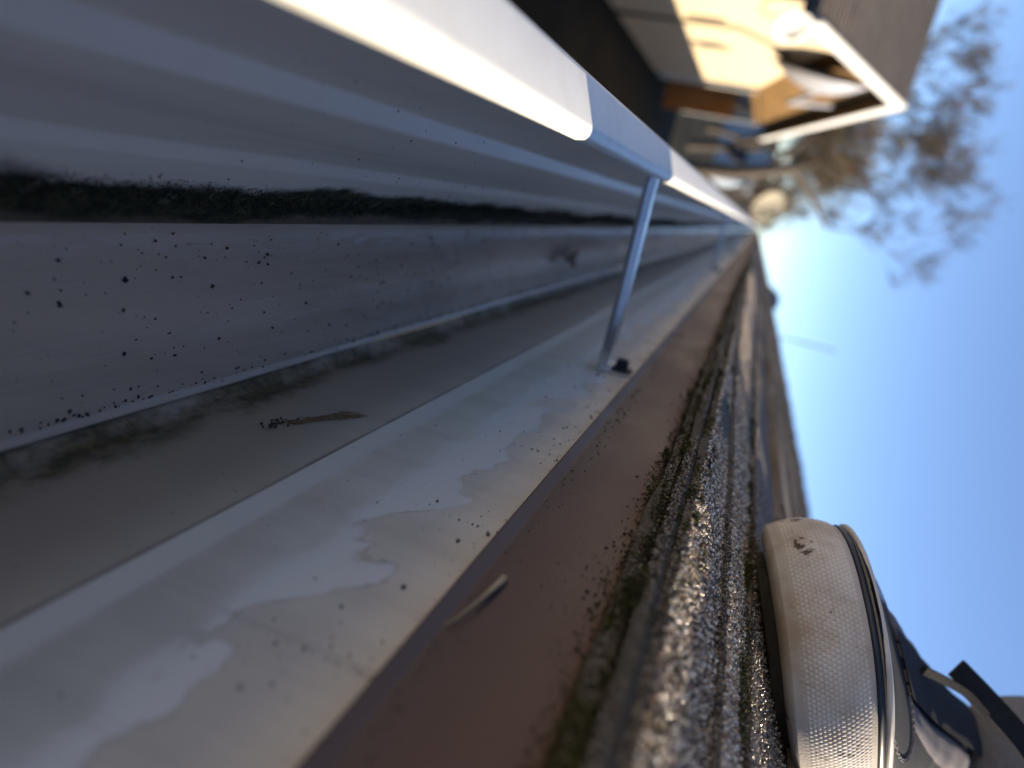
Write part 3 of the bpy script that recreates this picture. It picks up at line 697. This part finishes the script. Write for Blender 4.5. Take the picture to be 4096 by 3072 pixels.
# courses of the near roof slope read as fine lines: build them as thin steps
sl_n = 34
for i in range(sl_n):
    f0, f1 = i / sl_n, (i + .97) / sl_n; ya, yb = nr[0] - .05 + (pk[0] - nr[0]) * f0, nr[0] - .05 + (pk[0] - nr[0]) * f1
    za, zb = nr[1] + .02 + (pk[1] - nr[1] + .04) * f0, nr[1] + .02 + (pk[1] - nr[1] + .04) * f1
    MB().prism([P(XF + .022, ya, za + .03), P(XF + .022, yb, zb + .006), P(XF + .022, yb, zb - .004), P(XF + .022, ya, za + .003)], (-8.9, 0, 0)).build('shingle_course', M[('shingle_b', 'far_roof', 'shingle_c')[i % 3]], near_roof)
fw = .20
MB().prism([P(XF + .025, nr[0] - .04, nr[1] - .14), P(XF + .025, pk[0], pk[1] - .17), P(XF + .025, pk[0], pk[1] + .07), P(XF + .025, nr[0] - .04, nr[1] + .10)], (.035, 0, 0)).build('rake_board', M['white_trim'], nb)
MB().prism([P(XF + .025, pk[0] + .003, pk[1] - .17), P(XF + .025, fr[0], fr[1] - .17), P(XF + .025, fr[0], fr[1] + .05), P(XF + .025, pk[0] + .003, pk[1] + .07)], (.035, 0, 0)).build('rake_board', M['white_trim'], nb)
MB().box(XF - 8, XF + .0, nr[0] - .18, nr[0] - .055, CZ + nr[1] - .16, CZ + nr[1] - .03).build('eave_gutter', M['dark_plastic'], nb)
for yy_ in (17.2, 22.3): MB().box(XW - .09, XW + .01, yy_, yy_ + .1, 0, CZ - .83).build('porch_post', M['white_trim'], nb)
MB().prism([P(XW - .035, 16.7, -.98), P(XW - .035, 22.5, -.94), P(XW - .035, 22.5, -.80), P(XW - .035, 16.7, -.84)], (-.12, 0, 0)).build('porch_beam', M['brown_board'], nb)
MB().tube([P(XW + .03, 11.9, -3), P(XW + .03, 11.9, -1.05), P(XW + .03, 13.0, -.35)], .022, 8).build('conduit', M['dark_plastic'], nb)
# oval vent on the wall
MB().prism([P(XW + .002, 11.62 + .05 * math.cos(a), -1.55 + .30 * math.sin(a)) for a in np.linspace(0, 2 * math.pi, 20)[:-1]], (.03, 0, 0)).build('wall_vent', M['dark_plastic'], nb)

n2 = empty('bounce_garage', (-5, 0, 0), 'unseen low grey garage added across the side yard to bounce light into the gutter', 'garage')  # unseen garage, added to bounce light into the shaded gutter
MB().box(-7.5, -3.15, -9, 7.6, 0, 3.35).build('wall', M['wall'], n2)
MB().prism([(-7.8, -9.3, 3.35), (-2.9, -9.3, 3.35), (-5.3, -9.3, 4.5)], (0, 17.2, 0)).build('roof', M['far_roof'], n2)
MB().box(-3.16, -3.11, 1.5, 2.7, 1.3, 2.4).build('window', M['dark_plastic'], n2)

def dish_obj(name, label, c, aim, r, mast, mat, depth=.22):
    e = empty(name, mast[0], label, 'satellite dish'); aim = Vector(aim).normalized(); q = aim.to_track_quat('Z', 'Y'); V = []; nr_, na = 7, 28
    for side in (0, 1):
        for i in range(nr_ + 1):
            rr = r * i / nr_
            for j in range(na):
                a = 2 * math.pi * j / na; V.append(Vector(c) + q @ Vector((rr * math.cos(a), rr * 1.08 * math.sin(a), depth * (i / nr_) ** 2 - side * .02)))
    F = []
    for s in (0, 1):
        o_ = s * (nr_ + 1) * na
        for i in range(nr_):
            for j in range(na):
                f = (o_ + i * na + j, o_ + i * na + (j + 1) % na, o_ + (i + 1) * na + (j + 1) % na, o_ + (i + 1) * na + j); F.append(f if s == 0 else f[::-1])
    for j in range(na): F.append((nr_ * na + j, nr_ * na + (j + 1) % na, (2 * nr_ + 1) * na + (j + 1) % na, (2 * nr_ + 1) * na + j))
    obj('reflector', V, F, mat, e, True)
    MB().tube([*mast, tuple(Vector(c) - aim * .03)], r * .07, 8).build('mast', M['dish'], e, True)
    f0 = Vector(c) + q @ Vector((0, -r, depth)); f1 = Vector(c) + aim * (r * 1.25)
    MB().tube([f0, f1], r * .035, 6).build('feed_arm', M['dark_plastic'], e)
    b = MB(); b.tube([f1 - aim * r * .1, f1 + aim * r * .12], r * .14, 10); b.build('receiver', M['dark_plastic'], e, True)
    return e
dish_obj('satellite_dish', 'large grey satellite dish seen edge on against the brown gable boards', P(-2.30, 13.4, .24), (-1, -.30, .12), .72, (P(-2.47, 15.6, .62), P(-2.15, 13.9, -.12)), M['dish'], .30)
dish_obj('satellite_dish', 'white satellite dish with dark bracket near the low end of the white rake', P(-2.42, 9.9, -.30), (.75, -.6, .2), .21, (P(-2.72, 10.9, -.75), P(-2.6, 10.5, -.6)), M['white_trim'], .11)
dish_obj('satellite_dish', 'pale beige rounded dish beyond the far end of the gutter lip', P(-.42, 13.6, -.02), (.5, -.8, .7), .30, (P(-.55, 14.2, -3), P(-.50, 14.0, -.2)), M['beige'], .10)

# fence of orange boards beyond the neighbour's corner
fe = empty('wooden_fence', (-2.6, 18.2, 0), 'orange brown board fence beyond the corner of the cream house', 'fence')
x = -4.2
while x < -2.4:
    MB().box(x, x + .14, 18.2, 18.225, .05, CZ - 1.30 + random.uniform(-.02, .02)).build('board', M['orange_board'], fe); x += .15
for zz in (.5, 1.3): MB().box(-4.2, -2.36, 18.23, 18.27, zz, zz + .09).build('rail', M['brown_board'], fe)

# distant pale house
dh = empty('distant_house', (-3.2, 40, 0), 'distant pale blue house between fence and tree', 'house')
MB().box(-4.6, -1.9, 38, 46, 0, 1.75).build('wall', M['pale_siding'], dh)
MB().prism([(-4.8, 37.8, 1.75), (-1.7, 37.8, 1.75), (-3.2, 37.8, 2.7)], (0, 8.4, 0)).build('roof', M['pale_siding'], dh)
w = MB().box(-3.6, -2.9, 37.96, 37.995, .7, 1.5).build('window', M['dark_plastic'], dh)

# things on our roof
vp = empty('roof_vent', P(.95, 13.2, .45), 'dark metal roof vent low on the far ridge', 'roof vent')
b = Vector(P(1.05, 13.4, .52)); MB().prism([b + Vector((-.12, -.2, -.05)), b + Vector((.25, -.2, -.05)), b + Vector((.22, -.18, .16)), b + Vector((.02, -.18, .14))], (0, .5, 0)).build('hood', simple('dark_vent_metal', (.07, .09, .12), .5, .2, 8), vp)
MB().box(.98, 1.2, 13.15, 13.75, CZ + .42, CZ + .50).build('flashing', M['dark_plastic'], vp)
pv = empty('vent_pipe', P(1.25, 9.5, .55), 'thin dark pipe standing on the roof against the sky', 'pipe')
MB().tube([P(1.25, 9.5, .45), P(1.26, 9.6, 1.0), P(1.28, 9.7, 1.32)], .010, 8).build('pipe', M['bark'], pv, True)

# ------------------------------------------------------------------ trees
def tree(name, label, base, height, spread, seed, nleaf, lean=(0, 0), depth=6, leafcol=None, twig_r=.007, kids=(2, 3, 3)):
    r = random.Random(seed); e = empty(name, base, label, 'tree', 'bare trees behind the houses'); trunk = MB(); crown = MB(); tips = []
    def grow(p, d, L, rad, lev):
        n = 4; pts = [p]; rr = [rad]; q = p.copy(); dcur = d.copy()
        for i in range(n):
            dcur = (dcur + Vector((r.uniform(-1, 1), r.uniform(-1, 1), r.uniform(-.5, .9))) * .16).normalized(); q = q + dcur * L / n; pts.append(q.copy()); rr.append(rad * (1 - .42 * (i + 1) / n))
        (trunk if lev < 2 else crown).tube(pts, rr, 7 if lev < 2 else (5 if lev < 4 else 3), cap=False)
        if lev >= depth: tips.append(pts[-1]); tips.append(pts[2]); return
        for k in range(r.choice(kids) + (2 if lev >= depth - 2 else 0)):
            i = r.choice((2, 3, 4, 4)); ax = Vector((r.uniform(-1, 1) * spread, r.uniform(-1, 1) * spread, r.uniform(-.1, .8)))
            grow(pts[i], (dcur * .75 + ax * .75).normalized(), L * r.uniform(.58, .80), max(twig_r, rr[i] * r.uniform(.5, .7)), lev + 1)
    grow(Vector(base), Vector((lean[0], lean[1], 1)).normalized(), height * .26, height * .020, 0)
    trunk.build('trunk', M['bark'], e, True); c = crown.build('crown', M['bark'], e)
    if nleaf:
        V = []; F = []; cc = []
        for i in range(nleaf):
            t = r.choice(tips); c0 = t + Vector((r.gauss(0, .34), r.gauss(0, .34), r.gauss(0, .3))); s = r.uniform(.025, .06)
            u = Vector((r.gauss(0, 1), r.gauss(0, 1), r.gauss(0, 1))).normalized(); w_ = u.orthogonal().normalized(); k = len(V)
            V += [c0 - u * s, c0 + w_ * s * .5, c0 + u * s, c0 - w_ * s * .5]; F.append((k, k + 1, k + 2, k + 3)); q = r.choice(leafcol); cc += [(*[x * r.uniform(.7, 1.2) for x in q], 1)] * 4
        o = obj('dry_leaves', V, F, M['leaf'], c); o['kind'] = 'stuff'
        ca = o.data.color_attributes.new('Col', 'FLOAT_COLOR', 'POINT'); ca.data.foreach_set('color', np.array(cc, np.float32).ravel())
    return e
LC = [(.16, .105, .06), (.12, .085, .055), (.10, .095, .05), (.20, .13, .065)]
tree('bare_tree', 'large bare tree with brown twigs behind the white rake and gutter end', (-1.3, 24, 0), 14.0, 1.25, 3, 1200, (-.03, 0), 7, LC, .009, (2, 3, 3))
tree('bare_tree', 'bare tree rising behind the brown roof ridge of the cream house', (-4.3, 30, 0), 13.5, 1.1, 11, 800, (.02, 0), 7, LC, .009, (2, 3, 3))
tree('bare_tree', 'short thick brown tree behind the far end of the white rake', (-2.2, 26, 0), 9.5, 1.2, 31, 6000, (.03, 0), 7, LC, .009)
tree('bare_tree', 'low dense brown tree directly beyond the end of the gutter', (-.9, 29, 0), 8.0, 1.2, 47, 7000, (.0, 0), 7, LC, .009)
tree('bare_tree', 'low dense brown tree between the distant pale house and the white rake', (-3.4, 31, 0), 7.5, 1.2, 53, 7000, (.03, 0), 7, LC, .009)
